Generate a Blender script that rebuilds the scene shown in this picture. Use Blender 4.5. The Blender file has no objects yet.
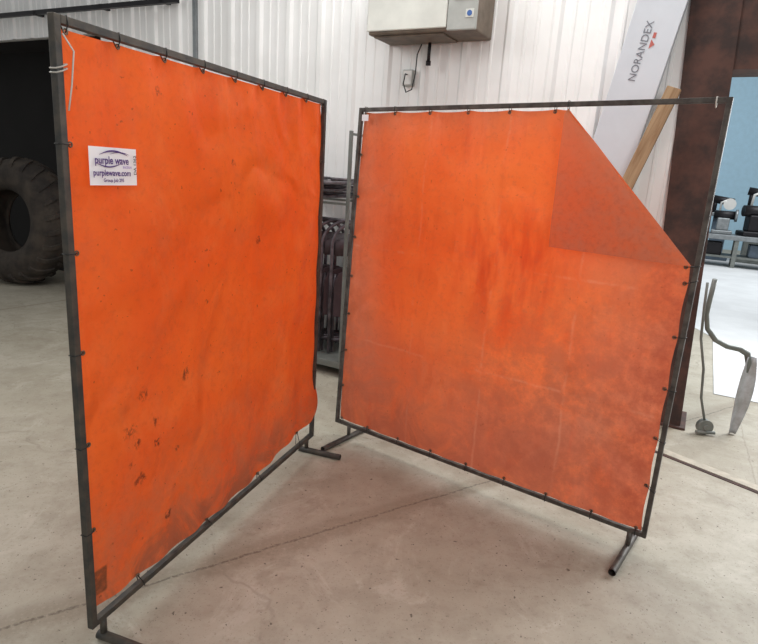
import bpy, bmesh, math, random
from mathutils import Vector, Matrix, noise
random.seed(4)
SC=bpy.context.scene; COL=SC.collection
SC.view_settings.view_transform='Standard'

# ---------------------------------------------------------------- helpers
def frame(o,xd):
    x=Vector((xd[0],xd[1],0)).normalized(); y=Vector((-x.y,x.x,0))
    return Matrix(((x.x,y.x,0,o[0]),(x.y,y.y,0,o[1]),(0,0,1,o[2]),(0,0,0,1)))
WALL=frame((-4.17,6.93,0),(6.15,-3.23))
LS=frame((-.825,1.544,0),(.497,1.489))
RS=frame((-.173,3.193,0),(1.345,-.98))
ID=Matrix.Identity(4)
def T(x,y,z): return Matrix.Translation((x,y,z))

class M:
    def __init__(s): s.v=[];s.f=[];s.sm=[]
    def add(s,vs,fs,sm=False):
        b=len(s.v); s.v+=[tuple(v) for v in vs]; s.f+=[tuple(i+b for i in f) for f in fs]; s.sm+=[sm]*len(fs); return s
    def box(s,a,b,mat=None):
        x0,y0,z0=a;x1,y1,z1=b
        vs=[Vector(p) for p in [(x0,y0,z0),(x1,y0,z0),(x1,y1,z0),(x0,y1,z0),(x0,y0,z1),(x1,y0,z1),(x1,y1,z1),(x0,y1,z1)]]
        if mat: vs=[mat@v for v in vs]
        return s.add(vs,[(0,3,2,1),(4,5,6,7),(0,1,5,4),(1,2,6,5),(2,3,7,6),(3,0,4,7)])
    def tube(s,pts,r,n=10,closed=False,cap=True,rot=0.0):
        pts=[Vector(p) for p in pts];N=len(pts);rs=r if isinstance(r,(list,tuple)) else [r]*N
        t0=(pts[1]-pts[0]).normalized();up=Vector((0,0,1)) if abs(t0.z)<.9 else Vector((0,1,0))
        u=t0.cross(up).normalized();vs=[];pt=t0
        for i,p in enumerate(pts):
            if closed: t=(pts[(i+1)%N]-pts[i-1]).normalized()
            else: t=(pts[min(i+1,N-1)]-pts[max(i-1,0)]).normalized()
            u=(pt.rotation_difference(t)@u); u=(u-t*u.dot(t)).normalized();w=t.cross(u);pt=t
            for k in range(n):
                a=2*math.pi*k/n+rot; vs.append(p+(u*math.cos(a)+w*math.sin(a))*rs[i])
        fs=[]
        for i in range(N if closed else N-1):
            j=(i+1)%N
            for k in range(n): fs.append((i*n+k,i*n+(k+1)%n,j*n+(k+1)%n,j*n+k))
        s.add(vs,fs,n>5)
        if cap and not closed:
            b=len(s.v)-len(vs)
            s.f.append(tuple(b+k for k in range(n))[::-1]);s.f.append(tuple(b+(N-1)*n+k for k in range(n)));s.sm+=[False,False]
        return s
    def sq(s,a,b,w): return s.tube([a,b],w*.7071,4,rot=math.pi/4)
    def obj(s,name,mat,parent=None,mw=None,bevel=0,kind=None,label=None,cat=None,group=None,loc=None):
        me=bpy.data.meshes.new(name);me.from_pydata(s.v,[],s.f)
        for p,q in zip(me.polygons,s.sm): p.use_smooth=q
        me.validate();me.update()
        bm=bmesh.new();bm.from_mesh(me);bmesh.ops.recalc_face_normals(bm,faces=bm.faces);bm.to_mesh(me);bm.free()
        if mat: me.materials.append(mat)
        o=bpy.data.objects.new(name,me);COL.objects.link(o)
        if parent: o.parent=parent
        if mw is not None: o.matrix_basis=mw
        if bevel:
            m=o.modifiers.new("b",'BEVEL');m.width=bevel;m.segments=2;m.limit_method='ANGLE'
        meta(o,kind,label,cat,group)
        return o
def meta(o,kind=None,label=None,cat=None,group=None):
    if kind:o["kind"]=kind
    if label:o["label"]=label
    if cat:o["category"]=cat
    if group:o["group"]=group
def empty(name,mw,label,cat,group=None):
    o=bpy.data.objects.new(name,None);o.empty_display_size=.1;COL.objects.link(o);o.matrix_basis=mw
    meta(o,None,label,cat,group);return o
def copy_thing(o,mw):
    c=o.copy();COL.objects.link(c);c.matrix_basis=mw
    for ch in list(o.children):
        d=ch.copy();COL.objects.link(d);d.parent=c
    return c
def arc(c,r,a0,a1,n,ax='xz'):
    out=[]
    for i in range(n+1):
        a=math.radians(a0+(a1-a0)*i/n);p=(r*math.cos(a),r*math.sin(a))
        out.append((c[0]+p[0],c[1],c[2]+p[1]) if ax=='xz' else (c[0],c[1]+p[0],c[2]+p[1]))
    return out

# ---------------------------------------------------------------- materials
class NT:
    def __init__(s,name):
        s.m=bpy.data.materials.new(name);s.m.use_nodes=True;s.t=s.m.node_tree;s.n=s.t.nodes;s.l=s.t.links
        s.b=s.n['Principled BSDF'];s.out=s.n['Material Output'];s.tc=s.n.new('ShaderNodeTexCoord')
    def lk(s,a,b): s.l.new(a,b)
    def noise(s,scale,detail=4,rough=.5,stretch=None,dist=0):
        n=s.n.new('ShaderNodeTexNoise');n.inputs['Scale'].default_value=scale;n.inputs['Detail'].default_value=detail
        n.inputs['Roughness'].default_value=rough;n.inputs['Distortion'].default_value=dist
        if stretch:
            mp=s.n.new('ShaderNodeMapping');mp.inputs['Scale'].default_value=stretch;s.lk(s.tc.outputs['Object'],mp.inputs['Vector']);s.lk(mp.outputs[0],n.inputs['Vector'])
        else: s.lk(s.tc.outputs['Object'],n.inputs['Vector'])
        return n.outputs['Fac']
    def mr(s,v,a,b,c=0,d=1,smooth=True):
        n=s.n.new('ShaderNodeMapRange');n.interpolation_type='SMOOTHSTEP' if smooth else 'LINEAR'
        s.lk(v,n.inputs['Value'])
        for i,x in zip((1,2,3,4),(a,b,c,d)): n.inputs[i].default_value=x
        return n.outputs['Result']
    def ma(s,op,a,b=None,cl=False):
        n=s.n.new('ShaderNodeMath');n.operation=op;n.use_clamp=cl
        for i,x in enumerate((a,b)):
            if x is None: continue
            if isinstance(x,(int,float)): n.inputs[i].default_value=x
            else: s.lk(x,n.inputs[i])
        return n.outputs[0]
    def mix(s,fac,a,b):
        n=s.n.new('ShaderNodeMix');n.data_type='RGBA'
        for i,x in ((0,fac),(6,a),(7,b)):
            if isinstance(x,(int,float)): n.inputs[i].default_value=x
            elif isinstance(x,tuple): n.inputs[i].default_value=(*x,1)
            else: s.lk(x,n.inputs[i])
        return n.outputs[2]
    def xyz(s):
        n=s.n.new('ShaderNodeSeparateXYZ');s.lk(s.tc.outputs['Object'],n.inputs[0]);return n.outputs
    def dist(s,p):
        n=s.n.new('ShaderNodeVectorMath');n.operation='DISTANCE';s.lk(s.tc.outputs['Object'],n.inputs[0]);n.inputs[1].default_value=p
        return n.outputs['Value']
    def bump(s,h,st=.3,d=.01):
        n=s.n.new('ShaderNodeBump');n.inputs['Strength'].default_value=st;n.inputs['Distance'].default_value=d;s.lk(h,n.inputs['Height']);s.lk(n.outputs[0],s.b.inputs['Normal']);return n.outputs[0]
def simple(name,c,rough=.6,metal=0,var=.15,scale=8,bump=0,c2=None):
    t=NT(name);n=t.noise(scale,5,.6)
    c2=c2 or tuple(x*(1-var*2) for x in c)
    t.lk(t.mix(t.mr(n,.3,.7),c,c2),t.b.inputs['Base Color'])
    t.b.inputs['Roughness'].default_value=rough;t.b.inputs['Metallic'].default_value=metal
    if bump: t.bump(n,bump)
    return t.m
def srgb(r,g,b):
    return tuple(((x/255)/12.92 if x/255<.04045 else ((x/255+.055)/1.055)**2.4) for x in (r,g,b))

m_post=simple("dark_painted_steel",srgb(54,56,56),.55,.3,.2,20,c2=srgb(84,78,70))
m_postr=simple("worn_painted_steel",srgb(92,88,82),.55,.3,.2,20,c2=srgb(58,52,50))
m_black=simple("black_steel",srgb(34,32,36),.45,.4)
m_tie=simple("black_cable_tie",srgb(18,18,18),.5)
m_tiew=simple("pale_cable_tie",srgb(205,200,192),.5)
m_brass=simple("grommet_metal",srgb(120,112,98),.4,.8)
m_paper=simple("label_paper",srgb(240,238,242),.5,0,.02)
m_purple=simple("purple_ink",srgb(72,38,120),.6,0,.02)
m_lilac=simple("lilac_ink",srgb(170,150,205),.6,0,.02)
m_rubber=simple("dusty_rubber",srgb(42,38,36),.9,0,.2,5,.3,c2=srgb(74,66,58))
t=NT("pine_lumber");n=t.noise(3,6,.6,(6,6,.6),1.5);t.lk(t.mix(t.mr(n,.35,.65),srgb(176,150,118),srgb(140,110,80)),t.b.inputs['Base Color']);t.b.inputs['Roughness'].default_value=.8;m_wood=t.m
m_carton=simple("white_carton",srgb(210,216,224),.6,0,.05,3)
m_ink=simple("dark_ink",srgb(118,121,130),.6,0,.02)
m_inkd=simple("black_ink",srgb(50,48,56),.6,0,.02)
m_redink=simple("red_ink",srgb(190,104,96),.6,0,.02)
m_red=simple("rusty_brown_steel",srgb(88,60,52),.8,.05,.2,7,.35,c2=srgb(50,40,38))
m_heater=simple("heater_enamel",srgb(220,221,214),.45,0,.08,4)
m_heatg=simple("heater_grey",srgb(178,180,176),.5,.1,.1,6)
m_heatb=simple("heater_underside",srgb(118,104,90),.6,.1,.2,10)
m_bluein=simple("blue_emblem",srgb(60,100,165),.5,0,.05)
m_white=simple("white_plastic",srgb(225,225,222),.4,0,.03)
m_galv=simple("galvanised_steel",srgb(150,155,158),.4,.7,.15,12)
m_blade=simple("worn_pale_steel",srgb(196,200,206),.45,.15,.2,12,c2=srgb(158,158,158))
m_chair=simple("folding_chair_enamel",srgb(52,47,52),.35,.4,.2,12,c2=srgb(118,110,118))
m_seat=simple("chair_vinyl",srgb(72,56,62),.5)
m_cart=simple("cart_steel",srgb(128,132,128),.5,.3)
m_blue=simple("pale_blue_siding",srgb(165,200,220),.7,0,.04)
m_openshade=simple("painted_shade_black",srgb(24,23,23),.95,0,.2,2)  # near-black tone holds the shade of the unlit opening
m_crate=simple("blue_grey_paint",srgb(90,105,120),.6)
m_strip=simple("pale_concrete_sill",srgb(188,180,164),.7,0,.15,14,.2)

t=NT("white_ribbed_wall_metal")
n=t.noise(1.2,4,.6);n2=t.noise(14,5,.7,(1,1,.25));x=t.xyz()
c=t.mix(t.mr(n,.3,.75),srgb(243,244,244),srgb(229,230,229))
low=t.ma('MULTIPLY',t.mr(x[2],1.3,0,0,1),t.mr(n2,.35,.7))
c=t.mix(t.ma('MULTIPLY',low,.6),c,srgb(150,145,135))
t.lk(c,t.b.inputs['Base Color']);t.b.inputs['Roughness'].default_value=.5;m_wall=t.m

# floor concrete
t=NT("worn_concrete");x=t.xyz()
n1=t.noise(.7,6,.6);n2=t.noise(5,8,.7);n3=t.noise(60,4,.7);n4=t.noise(2.2,7,.75,None,1.2);n5=t.noise(22,6,.7);n6=t.noise(1.4,6,.7,None,.6)
c=t.mix(t.mr(n1,.3,.7),srgb(176,171,157),srgb(158,151,135))
c=t.mix(t.ma('MULTIPLY',t.mr(n2,.40,.69),.5),c,srgb(136,127,111))
c=t.mix(t.ma('MULTIPLY',t.mr(n4,.52,.65),.4),c,srgb(194,189,177))
c=t.mix(t.ma('MULTIPLY',t.mr(n6,.54,.66),.35),c,srgb(136,126,109))
c=t.mix(t.ma('MULTIPLY',t.mr(n5,.52,.73),.38),c,srgb(126,116,100))
c=t.mix(t.ma('MULTIPLY',t.mr(n3,.58,.72),.42),c,srgb(96,87,74))
sp=t.noise(130,2,.5);c=t.mix(t.ma('MULTIPLY',t.mr(sp,.67,.72),.7),c,srgb(62,54,46))
sp2=t.noise(48,2,.5);c=t.mix(t.ma('MULTIPLY',t.mr(sp2,.69,.73),.78),c,srgb(66,56,46))
def line(c,p,q,w,colr,st,wob=.012,brk=(.3,.5,.4,1),nz=None):
    d=Vector((q[0]-p[0],q[1]-p[1])).normalized();nx,ny=-d.y,d.x;k=nx*p[0]+ny*p[1]
    s=t.ma('ADD',t.ma('MULTIPLY',x[0],nx),t.ma('MULTIPLY',x[1],ny))
    s=t.ma('ADD',t.ma('SUBTRACT',s,k),t.ma('MULTIPLY',t.ma('SUBTRACT',nz or n2,.5),wob*2))
    m=t.mr(t.ma('ABSOLUTE',s),w,w*.3);m2=t.ma('MULTIPLY',m,t.mr(n3,*brk))
    return t.mix(t.ma('MULTIPLY',m2,st),c,colr)
c=line(c,(-.74,1.87),(.5,2.70),.10,srgb(126,115,98),.55,.08)
c=line(c,(-.74,1.87),(.5,2.70),.009,srgb(80,69,58),.68,.024,(.35,.6,.15,1))
c=line(c,(2.04,2.84),(1.12,.9),.006,srgb(110,98,84),.35,.03)
c=line(c,(-3.2,6.2),(-5,3.2),.02,srgb(120,110,96),.6,.02)
nm=t.n.new('ShaderNodeTexNoise');nm.inputs['Scale'].default_value=2.5;nm.inputs['Detail'].default_value=5;t.lk(t.tc.outputs['Object'],nm.inputs['Vector'])
vm=t.n.new('ShaderNodeVectorMath');vm.operation='MULTIPLY_ADD';t.lk(nm.outputs['Color'],vm.inputs[0]);vm.inputs[1].default_value=(.5,.5,0);t.lk(t.tc.outputs['Object'],vm.inputs[2])
wv=t.n.new('ShaderNodeTexVoronoi');wv.feature='DISTANCE_TO_EDGE';wv.inputs['Scale'].default_value=.5
t.lk(vm.outputs[0],wv.inputs['Vector'])
c=t.mix(t.ma('MULTIPLY',t.ma('MULTIPLY',t.mr(wv.outputs['Distance'],.006,.001),t.mr(n4,.42,.55)),.25),c,srgb(100,90,78))
t.lk(c,t.b.inputs['Base Color']);t.b.inputs['Roughness'].default_value=.6
t.bump(n3,.15,.004);m_floor=t.m
m_yard=simple("daylit_yard_concrete",srgb(215,218,220),.8,0,.06,2)  # yard concrete, lightened so its colour carries the blown-out daylight

def curtain_mat(name,left):
    t=NT(name);x=t.xyz()
    n1=t.noise(2.2,5,.6);n2=t.noise(7,8,.75);n3=t.noise(40,5,.75);ns=t.noise(3,5,.65,(3,1,.7));nb_=t.noise(4,7,.7,None,.8);nk=t.noise(16,5,.7)
    if left:
        c=t.mix(t.mr(n1,.3,.7),srgb(254,112,44),srgb(246,95,34))
        c=t.mix(t.ma('MULTIPLY',t.mr(n2,.45,.72),.42),c,srgb(218,102,62))
        c=t.mix(t.ma('MULTIPLY',t.mr(nb_,.48,.7),.25),c,srgb(255,140,80))
        c=t.mix(t.ma('MULTIPLY',t.mr(x[2],.7,.12),t.mr(n2,.35,.62,.15,.65)),c,srgb(204,116,80))
        c=t.mix(t.ma('MULTIPLY',t.mr(x[2],.38,.12),t.mr(nb_,.42,.6)),c,srgb(180,98,68))
        c=t.mix(t.ma('MULTIPLY',t.mr(n3,.48,.72),.28),c,srgb(202,84,44))
        spots=[((.18,0,.66),.034),((.21,0,.61),.022),((.31,0,.57),.028),((.25,0,.77),.034),((.48,0,.77),.03),((.17,0,.55),.026),((.23,0,.47),.03),((.30,0,.65),.022),((.62,0,1.0),.016),((.75,0,1.5),.018),((.38,0,1.70),.02),((.36,0,.26),.028),((.85,0,.62),.02),((.95,0,1.2),.018),((.55,0,.36),.022),((.42,0,.5),.02),((.36,0,.88),.018),((.13,0,.9),.016),((.7,0,.7),.016)]
        ksc=60
    else:
        c=t.mix(t.mr(n1,.3,.7),srgb(255,124,60),srgb(248,106,46))
        dz=t.mr(x[2],.95,.15,.0,1);dx=t.mr(x[0],.40,.0,0,.8);dt=t.mr(x[2],1.6,1.82,0,.5)
        dr=t.mr(x[0],1.0,1.6,0,.75)
        du=t.ma('ADD',t.ma('ADD',t.ma('ADD',dz,dx),dt),dr,True)
        du=t.ma('ADD',t.ma('MULTIPLY',du,t.mr(nb_,.3,.66,.5,1)),.04,True)
        c=t.mix(t.ma('MULTIPLY',du,.95),c,srgb(204,122,92))
        c=t.mix(t.ma('MULTIPLY',t.mr(ns,.52,.75),.35),c,srgb(212,78,40))
        nv=t.noise(4.5,4,.6,(2.0,1,.5))
        st=t.ma('MULTIPLY',t.mr(t.dist((.90,0,1.12)),.45,.02),t.mr(nv,.38,.62))
        c=t.mix(t.ma('MULTIPLY',st,.75),c,srgb(214,58,24))
        gr=t.ma('MULTIPLY',t.mr(t.dist((1.3,0,.4)),1.0,.1),t.mr(n2,.34,.62));c=t.mix(t.ma('MULTIPLY',gr,.65),c,srgb(164,92,70))
        edge=t.ma('ADD',t.mr(x[0],1.3,1.65,0,.8),t.mr(x[0],.22,-.02,0,.5),True);c=t.mix(t.ma('MULTIPLY',edge,t.mr(n2,.3,.7)),c,srgb(168,74,52))
        bl_=t.ma('MULTIPLY',t.mr(x[2],.6,.12),t.mr(nb_,.38,.6));c=t.mix(t.ma('MULTIPLY',bl_,.55),c,srgb(184,90,64))
        for ax_,ps in ((0,(.44,.84,1.24)),(2,(.62,1.12))):
            for p_ in ps:
                l_=t.mr(t.ma('ABSOLUTE',t.ma('SUBTRACT',x[ax_],t.ma('ADD',p_,t.ma('MULTIPLY',t.ma('SUBTRACT',n2,.5),.03)))),.010,.001);c=t.mix(t.ma('MULTIPLY',t.ma('MULTIPLY',l_,t.mr(nb_,.44,.60)),.18),c,srgb(240,176,142))
        c=t.mix(t.ma('MULTIPLY',t.mr(n3,.48,.72),.3),c,srgb(192,100,72))
        spots=[((.7,0,1.5),.012),((1.1,0,.8),.015),((.35,0,1.2),.012)];ksc=40
    sm=None
    off=t.ma('MULTIPLY',t.ma('SUBTRACT',nk,.5),.09)
    for p,r in spots:
        d=t.mr(t.ma('ADD',t.dist(p),off),r,r*.35);sm=d if sm is None else t.ma('MAXIMUM',sm,d)
    k=t.noise(ksc,4,.7,(1,1,.7),.3);sm=t.ma('MULTIPLY',sm,t.mr(k,.42,.56))
    c=t.mix(t.ma('MULTIPLY',sm,.8),c,srgb(74,38,30))
    if left:
        px=t.mr(t.ma('ADD',x[0],t.ma('MULTIPLY',off,.25)),.072,.064);pz=t.mr(t.ma('ABSOLUTE',t.ma('SUBTRACT',x[2],.215)),.05,.04)
        c=t.mix(t.ma('MULTIPLY',t.ma('MULTIPLY',px,pz),t.mr(n3,.25,.6,.4,.8)),c,srgb(96,64,44))
    sp=t.noise(55,2,.5);c=t.mix(t.ma('MULTIPLY',t.mr(sp,.70,.76),.5 if left else .3),c,srgb(130,52,30))
    t.lk(c,t.b.inputs['Base Color']);t.b.inputs['Roughness'].default_value=.6;t.b.inputs['Specular IOR Level'].default_value=.38
    w1=t.noise(2.2,2,.4,(1.2,1,.8),.6);w3=t.noise(8,3,.5,(1.1,1,.9),.9)
    b1=t.n.new('ShaderNodeBump');b1.inputs['Strength'].default_value=.5;b1.inputs['Distance'].default_value=.035
    t.lk(t.ma('ADD',t.mr(t.ma('ABSOLUTE',t.ma('SUBTRACT',w1,.5)),0,.16),t.ma('MULTIPLY',w3,.7)),b1.inputs['Height'])
    b2=t.n.new('ShaderNodeBump');b2.inputs['Strength'].default_value=.5;b2.inputs['Distance'].default_value=.004
    t.lk(t.ma('ADD',n3,t.ma('MULTIPLY',n2,2)),b2.inputs['Height']);t.lk(b1.outputs[0],b2.inputs['Normal']);t.lk(b2.outputs[0],t.b.inputs['Normal'])
    tr=t.n.new('ShaderNodeBsdfTranslucent');t.lk(c,tr.inputs[0]);mx=t.n.new('ShaderNodeMixShader');mx.inputs[0].default_value=.40
    t.lk(t.b.outputs[0],mx.inputs[1]);t.lk(tr.outputs[0],mx.inputs[2]);t.lk(mx.outputs[0],t.out.inputs[0])
    return t.m
m_curL=curtain_mat("orange_vinyl_bright",True);m_curR=curtain_mat("orange_vinyl_dusty",False)
t=NT("orange_vinyl_folded_back");n2=t.noise(8,7,.75);n3=t.noise(45,4,.7);x=t.xyz()
c=t.mix(t.mr(n2,.35,.68),srgb(226,122,78),srgb(204,130,100));c=t.mix(t.ma('MULTIPLY',t.mr(n3,.45,.7),.35),c,srgb(178,98,70))
c=t.mix(t.mr(x[2],1.4,1.75,0,.5),c,srgb(236,146,102))
t.lk(c,t.b.inputs['Base Color']);t.b.inputs['Roughness'].default_value=.7;t.bump(t.ma('ADD',n3,n2),.3,.004)
tr=t.n.new('ShaderNodeBsdfTranslucent');t.lk(c,tr.inputs[0]);mx=t.n.new('ShaderNodeMixShader');mx.inputs[0].default_value=.25
t.lk(t.b.outputs[0],mx.inputs[1]);t.lk(tr.outputs[0],mx.inputs[2])
tp=t.n.new('ShaderNodeBsdfTransparent');tp.inputs[0].default_value=(1,.68,.45,1);m3=t.n.new('ShaderNodeMixShader');m3.inputs[0].default_value=.22
t.lk(mx.outputs[0],m3.inputs[1]);t.lk(tp.outputs[0],m3.inputs[2]);t.lk(m3.outputs[0],t.out.inputs[0]);m_flap=t.m

# ---------------------------------------------------------------- camera
f,pi_,ro=595.4,.2457,.0648
F=Vector((0,math.cos(pi_),-math.sin(pi_)));R0=Vector((1,0,0));U0=R0.cross(F)
R=math.cos(ro)*R0+math.sin(ro)*U0;U=-math.sin(ro)*R0+math.cos(ro)*U0
cam=bpy.data.cameras.new("camera");co=bpy.data.objects.new("camera",cam);COL.objects.link(co)
co.matrix_world=Matrix(((R.x,U.x,-F.x,0),(R.y,U.y,-F.y,0),(R.z,U.z,-F.z,1.5),(0,0,0,1)))
cam.sensor_width=36;cam.lens=f/758*36;cam.clip_start=.05;SC.camera=co

# ---------------------------------------------------------------- setting
o=M().add([(-9,-3,0),(16,-3,0),(16,20,0),(-9,20,0)],[(0,1,2,3)]).obj("floor",m_floor,kind="structure")
def wp(s,y,z): return WALL@Vector((s,y,z))
g=[wp(7.2,.9,0),wp(16,.9,0),wp(16,14,0),wp(2,14,0),wp(7.2,3,0)]
M().add([(p.x,p.y,.004) for p in g],[(0,1,2,3,4)]).obj("ground",m_yard,kind="structure")

def ribbed(s0,s1,z0,z1):
    m=M();p=.305;k=math.floor(s0/p);xs=[]
    while k*p<s1+p:
        b=k*p
        for dx,y in ((0,0),(.03,0),(.05,-.022),(.085,-.022),(.105,0),(.155,0),(.162,-.006),(.178,-.006),(.185,0),(.235,0),(.242,-.006),(.258,-.006),(.265,0)):
            if s0<=b+dx<=s1: xs.append((b+dx,y))
        k+=1
    xs=[(s0,0)]+xs+[(s1,0)]
    vs=[];fs=[]
    for i,(a,y) in enumerate(xs):
        vs+=[(a,y,z0),(a,y,z1)]
        if i: fs.append((2*i-2,2*i,2*i+1,2*i-1))
    m.add(vs,fs);m.box((s0,.03,z0),(s1,.08,z1));return m
ribbed(1.45,6.85,0,3.8).obj("wall_back",m_wall,mw=WALL,kind="structure")
HZ=2.64
ribbed(-5,1.45,HZ,3.8).obj("wall_header",m_wall,mw=WALL,kind="structure")
M().box((-5,.62,0),(1.6,.68,HZ+.1)).box((1.46,.08,0),(1.6,.62,HZ+.1)).box((-5,.08,HZ+.01),(1.46,.68,HZ+.08)).obj("opening_shade_box",m_openshade,mw=WALL,kind="structure")  # black box closing the opening, its darkness painted in as shade
M().box((2.70,-.03,0),(2.735,-.0,3.8)).obj("trim_1",m_galv,mw=WALL,kind="structure")
dt_=empty("door_track",WALL@T(.5,-.10,2.80),"dark steel overhead door track on the white wall","track")
M().sq((-1.5,0,.06),(2.1,0,.03),.04).obj("rail",m_black,dt_,ID)
for xx in (-.9,.1,1.1,1.9): M().box((xx,-.02,.02),(xx+.04,.075,.06)).obj("bracket",m_black,dt_,ID)
M().box((6.85,-.02,2.2),(11,.25,3.8)).obj("wall_lintel",m_red,mw=WALL,kind="structure")
M().box((3,17,0),(20,17.2,7)).obj("wall_outside",m_blue,kind="structure")
a=Vector((1.60,3.36,0));b=Vector((2.9,1.82,0));d=(b-a).normalized()
def strip(o0,o1,h,mt,nm_):
    nr=Vector((-d.y,d.x,0));p=[a+nr*o0,b+nr*o0,b+nr*o1,a+nr*o1];z=Vector((0,0,h))
    M().add(p+[q+z for q in p],[(0,3,2,1),(4,5,6,7),(0,1,5,4),(1,2,6,5),(2,3,7,6),(3,0,4,7)]).obj(nm_,mt,kind="structure")
strip(-.014,.008,.004,m_red,"trim_3");strip(.008,.075,.008,m_strip,"trim_4")

m=M()
def quadcol(m,x0b,x1b,x0t,x1t,y0,y1,zt=3.8):
    m.add([(x0b,y0,0),(x1b,y0,0),(x1b,y1,0),(x0b,y1,0),(x0t,y0,zt),(x1t,y0,zt),(x1t,y1,zt),(x0t,y1,zt)],[(0,3,2,1),(4,5,6,7),(0,1,5,4),(1,2,6,5),(2,3,7,6),(3,0,4,7)])
quadcol(m,6.76,7.00,6.56,6.84,-.03,-.01)
quadcol(m,6.76,7.00,6.56,6.84,.24,.26)
quadcol(m,6.88,6.895,6.69,6.705,-.01,.24)
m.box((6.74,-.06,0),(7.03,.29,.015))
m.obj("steel_column",m_red,mw=WALL,label="dark rusty brown steel building column beside doorway",cat="column",bevel=.003)

# ---------------------------------------------------------------- welding screens
def curtain_mesh(c00,c10,c11,c01,nx,nz,amp,seed,gx,gz,cut=None,crease=None,bulge=None,sag=0,stars=()):
    m=M();vs=[];fs=[]
    for j in range(nz+1):
        for i in range(nx+1):
            u=i/nx;v=j/nz
            s=(c00[0]*(1-u)+c10[0]*u)*(1-v)+(c01[0]*(1-u)+c11[0]*u)*v
            z=(c00[1]*(1-u)+c10[1]*u)*(1-v)+(c01[1]*(1-u)+c11[1]*u)*v
            sx=abs(math.sin(math.pi*u*gx));sz=abs(math.sin(math.pi*v*gz))
            z-=.010*sx*v**12; z+=.007*sx*(1-v)**12
            z-=sag*math.sin(math.pi*u)*(1-v)**3
            s+=.005*sz*(1-u)**16; s-=.005*sz*u**16
            e=min(1,min(u,1-u,v,1-v)*5.5);e=e*e*(3-2*e)
            w=noise.noise(Vector((u*2.2,v*1.8,seed)))*1.3+noise.noise(Vector((u*4+v*1.5,v*4,seed+3)))*.8+noise.noise(Vector((u*9+v*4,v*8-u*3,seed+7)))*.4
            w+=.5*(1-abs(noise.noise(Vector((u*5-v*2,v*4+u*2,seed+11))))*4)*.5
            tt=math.cos(2*math.pi*u*gx)*math.exp(-(1-v)*7)*.5+math.cos(2*math.pi*v*gz)*(math.exp(-u*10)+math.exp(-(1-u)*10))*.1+math.cos(2*math.pi*u*gx)*math.exp(-v*10)*.3
            y=amp*(w*e+tt)
            if crease:
                for cu in crease[0]: y-=.004*max(0,1-abs(u-cu)*40)*e
                for cv in crease[1]: y-=.004*max(0,1-abs(v-cv)*40)*e
            for (ss,zz,rr) in stars:
                dx,dz=s-ss,z-zz;r=math.hypot(dx,dz)
                if r<rr*3: y-=.008*abs(math.cos(3*math.atan2(dz,dx)))**4*math.exp(-(r/rr)**2)*min(1,r/.015)
            if bulge: y-=bulge[3]*math.exp(-(((u-bulge[0])**2+(v-bulge[1])**2)/bulge[2]**2))
            vs.append([s,y,z])
    W=nx+1
    if cut:
        (ax,az),(bx,bz)=cut;dx,dz=bx-ax,bz-az;L=math.hypot(dx,dz);nxx,nzz=-dz/L,dx/L
        if nxx<0: nxx,nzz=-nxx,-nzz
        sd=[(v[0]-ax)*nxx+(v[2]-az)*nzz for v in vs]
        for i,v in enumerate(vs):
            if 0<sd[i]<.02: v[0]-=nxx*sd[i];v[2]-=nzz*sd[i];sd[i]=0
    for j in range(nz):
        for i in range(nx):
            q=(j*W+i,j*W+i+1,(j+1)*W+i+1,(j+1)*W+i)
            if cut:
                q=tuple(k for k in q if sd[k]<=1e-6)
                if len(q)<3: continue
            fs.append(q)
    m.add(vs,fs,True);return m
def ring(m,c,r,rr,nrm='y'):
    pts=[(c[0]+r*math.cos(a),c[1],c[2]+r*math.sin(a)) for a in [2*math.pi*k/12 for k in range(12)]]
    m.tube(pts,rr,6,closed=True)
def tie_loop(p,q,w,rr=.0016):
    m=M();p=Vector(p);q=Vector(q);d=(q-p);d.normalize();y=Vector((0,1,0));h=w*.5+.002
    pts=[p-d*h+y*h*.8,p-d*h-y*h*.8,p+d*h*.5-y*h,q-y*.004,q+d*.004,q+y*.004,p+d*h*.5+y*h]
    m.tube(pts,rr,6,closed=True)
    return m
def build_screen(FR,label,tl,tr,br,bl,w,mat,curt,feet,stubx,tw):
    root=empty("welding_screen",FR,label,"screen")
    def P(a,y=0): return (a[0],y,a[1])
    M().sq(P(tl),P(bl),w).obj("post",mat,root,ID,bevel=.002)
    M().sq(P(tr),P(br),w).obj("post",mat,root,ID,bevel=.002)
    M().sq((tl[0]+w*.5,0,tl[1]-w*.5),(tr[0]-w*.5,0,tr[1]-w*.5),w).obj("top_rail",mat,root,ID,bevel=.002)
    M().sq((bl[0]+w*.5,0,bl[1]+w*.5),(br[0]-w*.5,0,br[1]+w*.5),w).obj("bottom_rail",mat,root,ID,bevel=.002)
    for sx,(fa,fb) in zip(stubx,feet):
        m=M();zz=bl[1]+.012
        m.tube([(sx,0,.03),(sx,0,zz)],.011,12)
        r=.015
        m.tube([(sx,fa,r),(sx,fb,r)],r,16,cap=False);m.tube([(sx,fa,r),(sx,fb,r)],r*.82,16,cap=False)
        m.obj("foot",mat,root,ID)
    cur=curt.obj("curtain",tw,root,ID)
    return root,cur
def add_ties(root,cur,lst,w,mt):
    for (p,q) in lst:
        tie_loop((p[0],0,p[1]),(q[0],0,q[1]),w).obj("tie",mt,root,ID)
        g=M();ring(g,(q[0],-.003,q[1]),.006,.0022);g.obj("grommet",m_brass,cur,ID)
def lerp(a,b,t): return (a[0]+(b[0]-a[0])*t,a[1]+(b[1]-a[1])*t)

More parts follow.
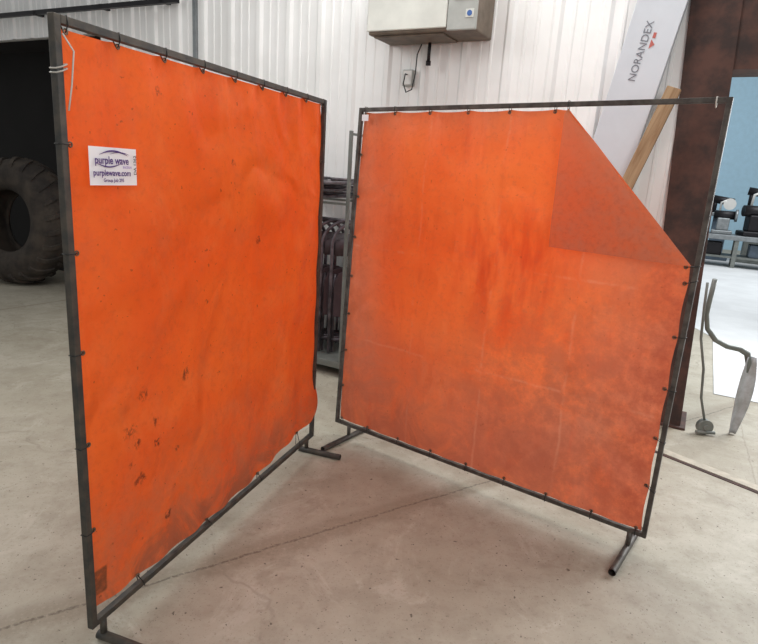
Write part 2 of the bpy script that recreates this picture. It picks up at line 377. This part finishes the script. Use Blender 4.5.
tl,tr,br,bl=(.003,1.82),(1.56,1.82),(1.56,.07),(.003,.08);w=.021
SAG=.05
c00,c10,c11,c01=(.014,.13),(1.582,.18),(1.556,1.803),(.014,1.797)
GX,GZ=8,6
cm=curtain_mesh(c00,c10,c11,c01,200,200,.028,1.7,GX,GZ,bulge=(.985,.045,.06,.028),sag=SAG)
L,curL=build_screen(LS,"bright orange vinyl welding screen in dark steel frame with paper label",tl,tr,br,bl,w,m_post,cm,[(-.26,.02),(-.20,.04)],[.045,1.50],m_curL)
ties=[]
for k in range(GX+1):
    u=min(max(k/GX,.012),.988);q=lerp(c01,c11,u);ties.append(((q[0],1.808),(q[0],q[1]-.012)))
    q=lerp(c00,c10,u);zq=q[1]-SAG*math.sin(math.pi*u)+.012
    if k%2==1: ties.append(((q[0]+.01,.086),(q[0]-.01,zq)))
for k in range(1,GZ):
    q=lerp(c00,c01,k/GZ);ties.append(((0.003,q[1]),(q[0]+.012,q[1])))
    q=lerp(c10,c11,k/GZ);ties.append(((1.56,q[1]),(q[0]-.014,q[1])))
add_ties(L,curL,ties,w,m_tie)
for zz in (1.70,1.69,): tie_loop((0.003,0,zz),(.03,0,zz+.01),w,.002).obj("tie",m_tiew,L,ID)
M().tube([(.005,-.022,1.775),(.03,-.028,1.74),(.022,-.024,1.66),(.012,-.020,1.60)],.002,6).obj("cord",m_tiew,L,ID)

def textmesh(body,size,off=.02):
    c=bpy.data.curves.new("t",'FONT');c.body=body;c.size=size;c.align_x='CENTER';c.align_y='CENTER'
    c.offset=size*off
    o=bpy.data.objects.new("t",c);COL.objects.link(o);bpy.context.view_layer.update()
    dg=bpy.context.evaluated_depsgraph_get();me=bpy.data.meshes.new_from_object(o.evaluated_get(dg));bpy.data.objects.remove(o);return me
RX=Matrix.Rotation(math.pi/2,4,'X')
def text(body,size,mat,parent,loc,name="lettering",rot=0,wscale=1,off=.02):
    me=textmesh(body,size,off);me.materials.append(mat);o=bpy.data.objects.new(name,me);COL.objects.link(o);o.parent=parent
    o.matrix_basis=T(*loc)@RX@Matrix.Rotation(rot,4,'Z')@Matrix.Diagonal((wscale,1,1,1));return o
lab=M()
vs=[];fs=[];NX,NZ=12,8
for j in range(NZ+1):
    for i in range(NX+1):
        vs.append((-.092+.184*i/NX,.003*math.sin(i*.7)*(i/NX),-.052+.104*j/NZ))
for j in range(NZ):
    for i in range(NX): fs.append((j*(NX+1)+i,j*(NX+1)+i+1,(j+1)*(NX+1)+i+1,(j+1)*(NX+1)+i))
lab.add(vs,fs,True)
lb=lab.obj("paper_label",m_paper,L,T(.128,-.046,1.470)@Matrix.Scale(.95,4),label="white paper auction label with purple lettering")
y=-.005
text("purple wave",.029,m_purple,lb,(-.012,y,.016),wscale=.9)
text("auction",.012,m_lilac,lb,(.046,y,.000))
text("purplewave.com",.0235,m_purple,lb,(-.012,y,-.018),wscale=.92)
text("Group Job 295",.013,m_purple,lb,(-.008,y,-.038))
text("DA 1362",.015,m_inkd,lb,(.078,y,.006),rot=math.pi/2)
def sw(x0,x1,z0,h,r):
    p=[(x0+(x1-x0)*k/14,y,z0+h*math.sin(math.pi*k/14)) for k in range(15)];M().tube(p,[.0003+r*math.sin(math.pi*k/14) for k in range(15)],6).obj("printed_swoosh",m_purple,lb,ID)
sw(-.06,.05,.031,.012,.0022);sw(-.07,.02,.008,-.009,.0018);sw(-.02,.055,.034,.006,.001)

tl,tr,br,bl=(.02,1.81),(1.66,1.83),(1.655,.09),(-.04,.08);w=.019
c00,c10,c11,c01=(-.026,.106),(1.640,.110),(1.640,1.80),(.03,1.792)
FA,FB=(1.09,1.797),(1.638,1.235)
cm=curtain_mesh(c00,c10,c11,c01,200,190,.026,9.1,8,8,cut=(FA,FB),crease=((.28,.52,.76),(.3,.62)),bulge=(.5,.4,.35,.02),stars=((.78,1.0,.05),(.45,.85,.04),(1.15,.75,.05),(.6,.5,.05),(1.3,1.0,.04)))
Rr,curR=build_screen(RS,"dusty faded orange vinyl welding screen with folded corner in steel frame",tl,tr,br,bl,w,m_postr,cm,[(-.22,.2),(-.22,.2)],[.05,1.60],m_curR)
ties=[]
for k in range(9):
    u=min(max(k/8,.012),.988);q=lerp(c01,c11,u)
    if q[0]<1.1: ties.append(((q[0],1.802),(q[0],q[1]-.012)))
    q=lerp(c00,c10,u);ties.append(((q[0],.096),(q[0],q[1]+.012)))
for k in range(1,8):
    q=lerp(c00,c01,k/8);ties.append((lerp(bl,tl,k/8),(q[0]+.012,q[1])))
    q=lerp(c10,c11,k/8)
    if q[1]<1.2: ties.append((lerp(br,tr,k/8),(q[0]-.012,q[1])))
ties.append(((1.658,1.235),(1.622,1.228)));ties.append(((1.09,1.815),(1.09,1.78)))
add_ties(Rr,curR,ties,w,m_tie)
tie_loop((1.62,0,1.819),(1.62,0,1.80),w,.0025).obj("tie",m_tiew,Rr,ID)
A=Vector(FA);B=Vector(FB);C=Vector((1.10,1.243))
vs=[];fs=[];N=24;ix={}
for i in range(N+1):
    for j in range(N+1-i):
        a_=i/N;b_=j/N;p=A*(1-a_-b_)+B*a_+C*b_
        ix[(i,j)]=len(vs);vs.append((p.x,-.036-.010*min(1,b_*4)+.006*noise.noise(Vector((p.x*6,p.y*6,2)))+(.036 if j==0 else 0),p.y))
for i in range(N):
    for j in range(N-i):
        fs.append((ix[(i,j)],ix[(i+1,j)],ix[(i,j+1)]))
        if i+j<N-1: fs.append((ix[(i+1,j)],ix[(i+1,j+1)],ix[(i,j+1)]))
M().add(vs,fs,True).obj("curtain_flap",m_flap,Rr,ID,label="folded-down vinyl corner flap")
M().box((.045,-.026,1.745),(.085,-.023,1.775)).obj("paper_tag",m_paper,Rr,ID)

# ---------------------------------------------------------------- tyre
def tyre():
    Rr_,w2,ri=.70,.20,.34
    prof=[(-.15,ri),(-.19,ri+.03),(-.22,ri+.12),(-.215,ri+.2),(-.185,Rr_-.09),(-.15,Rr_-.045),(-.08,Rr_-.018),(0,Rr_-.01),(.08,Rr_-.018),(.15,Rr_-.045),(.185,Rr_-.09),(.215,ri+.2),(.22,ri+.12),(.19,ri+.03),(.15,ri),(.13,ri+.02),(.18,ri+.12),(.15,Rr_-.12),(0,Rr_-.05),(-.15,Rr_-.12),(-.18,ri+.12),(-.13,ri+.02)]
    m=M();n=64;K=len(prof);vs=[];fs=[]
    for i in range(n):
        a=2*math.pi*i/n
        for (y,r) in prof: vs.append((r*math.cos(a),y,r*math.sin(a)))
    for i in range(n):
        j=(i+1)%n
        for k in range(K): fs.append((i*K+k,i*K+(k+1)%K,j*K+(k+1)%K,j*K+k))
    m.add(vs,fs,True)
    lug=M();NL=24
    for i in range(NL):
        for sd in (-1,1):
            a0=2*math.pi*(i+(.5 if sd>0 else 0))/NL
            pts=[]
            for q in range(5):
                t_=q/4;yy=sd*(.005+.19*t_);aa=a0-.15*t_
                drop=(0,.003,.012,.032,.085)[q]
                r0=Rr_-.03-drop;r1=r0+.042
                for da in (-.036,.036):
                    for r in (r0,r1): pts.append((r*math.cos(aa+da),yy,r*math.sin(aa+da)))
            fs=[]
            for q in range(4):
                b=4*q
                fs+=[(b,b+1,b+5,b+4),(b+1,b+3,b+7,b+5),(b+3,b+2,b+6,b+7)]
            fs+=[(0,2,3,1),(16,17,19,18)]
            lug.add(pts,fs)
    return m,lug
at,bt=tyre()
TY=T(-4.15,6.78,.705)@Matrix.Rotation(math.radians(-18),4,'Z')@Matrix.Rotation(math.radians(-5),4,'X')
te=empty("tire",TY,"large dusty black tractor tire standing against dark doorway","tire")
at.obj("tire_casing",m_rubber,te,ID);bt.obj("tread_lug",m_rubber,te,ID,kind="stuff")

# ---------------------------------------------------------------- heater on wall
HW=WALL@T(5.04,0,2.41)
hh=empty("wall_heater",HW,"boxy off-white utility heater mounted high on ribbed wall","heater")
M().box((-.38,-.34,0),(.40,-.02,.5)).obj("housing",m_heatb,hh,ID,bevel=.01)
M().box((-.385,-.355,.02),(.20,-.335,.5)).obj("front_panel",m_heater,hh,ID,bevel=.006)
M().box((.205,-.355,.0),(.405,-.335,.5)).obj("side_panel",m_heatg,hh,ID,bevel=.006)
M().box((.33,-.358,.07),(.385,-.354,.12)).obj("badge",m_heater,hh,ID,bevel=.001)
M().tube([(.357,-.357,.095),(.357,-.360,.095)],.017,16).obj("emblem",m_bluein,hh,ID)
M().box((.25,-.362,.18),(.38,-.354,.34)).obj("badge",m_heatg,hh,ID,bevel=.002)
M().box((-.35,-.31,-.012),(.17,-.06,0)).obj("grille",m_heatb,hh,ID,bevel=.003)
M().tube([(-.02,-.1,0),(-.02,-.1,-.13)],.012,10).tube([(-.02,-.1,-.13),(-.02,-.1,-.16)],.018,10).obj("drain_pipe",m_black,hh,ID)
oo=empty("wall_outlet",WALL@T(4.84,-.0,2.18),"small grey electrical outlet box on ribbed wall","outlet")
M().box((-.04,-.05,-.055),(.04,-.0,.055)).obj("outlet_box",m_heatg,oo,ID,bevel=.004)
M().box((-.034,-.056,-.048),(.034,-.048,.048)).obj("cover_plate",m_white,oo,ID,bevel=.002)
M().tube([(.0,-.06,.02),(.0,-.09,.02),(-.0,-.11,-.05),(.03,-.12,-.11),(.07,-.11,-.09),(.08,-.09,.02),(.075,-.07,.15),(.11,-.07,.23)],.0045,8).obj("cord",m_black,oo,ID)

# ---------------------------------------------------------------- siding carton, lumber
ang=math.atan(.172)
CW=WALL@T(6.04,-.08,0.0)@Matrix.Rotation(ang,4,'Y')
cb=M().box((-.135,-.05,.025),(.135,.02,3.6)).obj("siding_carton",m_carton,mw=CW,bevel=.004,label="long white cardboard siding carton leaning on wall",cat="carton")
text("NORANDEX",.060,m_ink,cb,(-.022,-.053,2.32),rot=math.pi/2,off=.0)
M().add([(.012,-.052,2.34),(.038,-.052,2.366),(.012,-.052,2.392)],[(0,1,2)]).obj("printed_logo",m_redink,cb,ID)
M().box((.014,-.0525,2.40),(.030,-.0505,2.43)).obj("printed_logo",m_redink,cb,ID)
PW=WALL@T(5.99,-.19,0.015)@Matrix.Rotation(math.atan(.31),4,'Y')
M().box((-.04,-.02,.0),(.04,.018,2.16)).obj("lumber_board",m_wood,mw=PW,bevel=.003,label="weathered pine board leaning against wall by column",cat="board")

# ---------------------------------------------------------------- tools at column
tl_=empty("scoop_tool",T(2.29,3.62,0),"worn steel bent-handle scoop standing beside column","tool")
m=M()
vs=[];fs=[];NB=18
for i in range(NB+1):
    k=i/NB;z=.52*(1-k)+.006
    wd=.014+.046*math.sin(math.pi*(.10+.80*k))**1.0*(1-.35*k)
    xc=.055-.02*k+.012*math.sin(math.pi*k)
    for q in (-1,-.5,0,.5,1):
        vs.append((xc+q*wd,-.025*abs(q)**2+.0,z))
for i in range(NB):
    for q in range(4): fs.append((i*5+q,i*5+q+1,i*5+q+6,i*5+q+5))
m.add(vs,fs,True);o=m.obj("blade",m_blade,tl_,ID);md=o.modifiers.new("s",'SOLIDIFY');md.thickness=.005
M().tube([(-.35,-.16,1.02),(-.345,-.14,.90),(-.325,-.10,.80),(-.28,-.06,.70),(-.20,-.03,.625),(-.11,-.01,.585),(-.02,0,.57),(.035,0,.54),(.055,0,.48),(.055,0,.42)],[.014]*4+[.016,.018,.019,.020,.018,.010],10).obj("handle",m_cart,tl_,ID)
r_=empty("caster_rod",T(2.15,3.58,0),"thin bent steel rod with round caster foot","tool")
M().tube([(-.26,-.14,1.0),(-.24,-.12,.85),(-.20,-.08,.65),(-.13,-.05,.45),(-.09,-.02,.25),(-.02,0,.07)],.008,8).obj("rod",m_cart,r_,ID)
M().tube([(-.02,-.02,.052),(-.02,.02,.052)],.048,20).tube([(-.02,-.03,.052),(-.02,.03,.052)],.018,12).tube([(-.08,-.02,.02),(.04,-.02,.02)],.012,8).obj("caster",m_cart,r_,ID)

# ---------------------------------------------------------------- chair cart + folding chairs
CF=frame((-.42,4.56,0),(.885,-.465))
cart=empty("chair_cart",CF,"grey steel chair cart loaded with folded chairs","cart")
M().box((-.75,-.26,.07),(.60,-.22,.12)).box((-.75,.22,.07),(.60,.26,.12)).box((-.75,-.26,.07),(-.71,.26,.12)).box((.56,-.26,.07),(.60,.26,.12)).box((-.73,-.24,.10),(.58,.24,.118)).obj("base",m_cart,cart,ID,bevel=.003)
for px,h in ((-.72,1.28),(.30,1.76)):
    for py in (-.245,.245): M().sq((px,py,.12),(px,py,h),.022).obj("upright",m_cart,cart,ID,bevel=.002)
for a_,b_ in (((-.72,.245,1.27),(.30,.245,1.27)),((-.72,-.245,1.27),(.30,-.245,1.27)),((.30,-.245,1.74),(.30,.245,1.74))):
    M().sq(a_,b_,.016).obj("rail",m_cart,cart,ID,bevel=.002)
for px in (-.66,.52):
    for py in (-.2,.2):
        M().tube([(px,py-.012,.035),(px,py+.012,.035)],.035,18).box((px-.012,py-.02,.03),(px+.012,py+.02,.075)).obj("caster",m_black,cart,ID)
def chair(mw):
    c=empty("folding_chair",mw,"dark folded metal folding chair stacked on cart","chair","folded chairs on the cart")
    fr=[(-.20,0,.012),(-.205,0,.4),(-.205,0,.80)]+arc((-.02,0,.83),.185,180,90,9)+arc((.02,0,.83),.185,90,0,9)+[(.205,0,.80),(.205,0,.4),(.20,0,0.012)]
    M().tube(fr,.013,8).tube([(-.2,0,.12),(.2,0,.12)],.007,8).obj("front_frame",m_chair,c,ID)
    fr=[(-.17,.022,.012),(-.175,.022,.5),(-.17,.022,.62)];M().tube(fr,.010,8).tube([(-x,y,z) for x,y,z in fr],.010,8).tube([(-.17,.022,.1),(.17,.022,.1)],.007,8).obj("rear_leg",m_chair,c,ID)
    vs=[];fs=[];n=8
    for i in range(n+1):
        u=i/n*2-1
        vs+=[(u*.185,.012*(1-u*u),.76),(u*.185,.012*(1-u*u),.92-.06*u*u)]
        if i: fs.append((2*i-2,2*i,2*i+1,2*i-1))
    o=M().add(vs,fs,True).obj("backrest",m_seat,c,ID);o.modifiers.new("s",'SOLIDIFY').thickness=.006
    pl=[(-.18,.30),(.18,.30),(.18,.56),(.15,.63),(.08,.66),(-.08,.66),(-.15,.63),(-.18,.56)]
    vs=[(a,-.010,b) for a,b in pl]+[(a,.008,b) for a,b in pl]
    M().add(vs,[tuple(range(8)),tuple(range(15,7,-1))]+[(k,(k+1)%8,8+(k+1)%8,8+k) for k in range(8)]).obj("seat",m_seat,c,ID,bevel=.003)
    return c
YW=Matrix.Rotation(math.radians(42),4,'Z')
ch=chair(CF@T(-.54,0,.119)@YW)
for k in range(1,10):
    copy_thing(ch,CF@T(-.54+.09*k,0,.119)@YW)
for k in range(3):
    mw=CF@T(-.14+.03*k,.46-.03*k,1.305+.052*k)@Matrix.Rotation(math.radians(6*k-8),4,'Z')@Matrix(((1,0,0,0),(0,0,-1,0),(0,1,0,0),(0,0,0,1)))
    copy_thing(ch,mw)

# ---------------------------------------------------------------- bench outside
BF=frame((7.75,12.9,0),(.885,-.465))
be=empty("work_bench",BF,"long grey steel bench outside the doorway","bench")
M().box((-1.5,-.4,.58),(3.2,.4,.68)).obj("top",m_galv,be,ID,bevel=.01)
M().box((-1.45,-.35,.20),(3.1,.35,.24)).obj("shelf",m_cart,be,ID)
for px in (-1.4,-.2,1.0,2.1,3.1):
    for py in (-.34,.34): M().sq((px,py,0),(px,py,.58),.08).obj("leg",m_cart,be,ID)
def machine(x,y,mat,sc,rz=0):
    e=empty("small_machine",BF@T(x,y,.68)@Matrix.Rotation(rz,4,'Z')@Matrix.Scale(sc,4),"small shop machine on the steel bench","machine","machines on the outdoor bench")
    M().box((-.2,-.18,0),(.2,.18,.08)).box((-.12,-.12,.08),(.12,.12,.34)).obj("body",mat,e,ID,bevel=.02)
    M().tube([(-.2,0,.4),(.2,0,.4)],.09,16).obj("motor",m_black,e,ID)
    M().tube([(.2,-.01,.4),(.25,-.01,.4)],.13,20).obj("wheel",m_galv,e,ID)
    M().tube([(-.1,0,.48),(-.1,-.05,.66),(-.02,-.1,.7)],.02,8).obj("lever",m_white,e,ID)
for i,(x_,mt,sc) in enumerate(((-1.2,m_crate,1.3),(-.52,m_galv,1.0),(.06,m_black,1.3),(.66,m_crate,1.0),(1.24,m_galv,1.3),(1.90,m_white,1.0),(2.45,m_crate,1.0),(2.95,m_galv,.9))): machine(x_,0,mt,sc,.3*(i%3-1))
def crate(x,z,sz,mat):
    e=empty("parts_crate",BF@T(x,0,z),"open metal parts crate on bench shelf","crate","crates on the bench shelf")
    a,b,h=sz
    M().box((-a,-b,0),(a,b,.02)).box((-a,-b,0),(-a+.02,b,h)).box((a-.02,-b,0),(a,b,h)).box((-a,-b,0),(a,-b+.02,h)).box((-a,b-.02,0),(a,b,h)).obj("crate_body",mat,e,ID)
    M().tube([(-.08,-b-.005,h*.6),(-.06,-b-.03,h*.5),(.06,-b-.03,h*.5),(.08,-b-.005,h*.6)],.012,8).obj("handle",m_black,e,ID)
for x_,mt in ((-.8,m_black),(.4,m_crate),(1.55,m_black)): crate(x_,.241,(.35,.25,.26),mt)
def floor_machine(x,mat,h):
    e=empty("floor_machine",BF@T(x,1.25,0),"upright shop machine standing behind the steel bench","machine","machines behind the bench")
    M().box((-.28,-.24,0),(.28,.24,.10)).box((-.16,-.16,.10),(.16,.16,h*.72)).obj("body",mat,e,ID,bevel=.02)
    M().box((-.24,-.3,h*.72),(.26,.2,h*.72+.08)).obj("table",m_galv,e,ID,bevel=.01)
    M().tube([(-.18,-.05,h*.72+.08),(-.18,-.05,h)],.05,12).tube([(-.26,-.05,h),(.2,-.05,h-.06)],.09,14).obj("head",m_black,e,ID)
    M().tube([(.12,-.18,h-.10),(.12,-.24,h-.10)],.13,18).obj("handwheel",m_white,e,ID)
for x_,mt,h in ((-1.3,m_galv,1.55),(-.55,m_crate,1.40),(.15,m_cart,1.62),(.9,m_crate,1.42),(1.65,m_galv,1.55)): floor_machine(x_,mt,h)

# ---------------------------------------------------------------- lights
w_=bpy.data.worlds.new("world");SC.world=w_;w_.use_nodes=True;bg=w_.node_tree.nodes['Background'];bg.inputs[0].default_value=(.98,.985,.98,1);bg.inputs[1].default_value=.38
def area(name,loc,target,sx,sy,e,col=(1,1,1)):
    l=bpy.data.lights.new(name,'AREA');l.shape='RECTANGLE';l.size=sx;l.size_y=sy;l.energy=e;l.color=col
    o=bpy.data.objects.new(name,l);COL.objects.link(o);o.location=loc;o.rotation_euler=(Vector(target)-Vector(loc)).to_track_quat('-Z','Y').to_euler();return o
area("ceiling_light",(.4,3.6,4.2),(.4,3.6,0),2.5,1.5,80,(1,.99,.96))
area("curtain_backlight_fill",(-3.2,2.8,3.2),(-.6,2.3,1.1),1.5,1.5,48,(1,.98,.95))  # unseen lamp added to shine through the left curtain from behind
area("doorway_light",(5.0,4.6,2.6),(0,2.5,.8),2.0,2.0,205,(.97,.99,1))
area("bay_door_light",(1.4,-2.2,2.8),(0,3,1.4),2,2,82,(1,.98,.95))
area("yard_daylight_fill",(8,9,6),(7.5,10,0),6,6,560,(.95,.98,1))  # unseen area lamp added above the yard in place of a sun
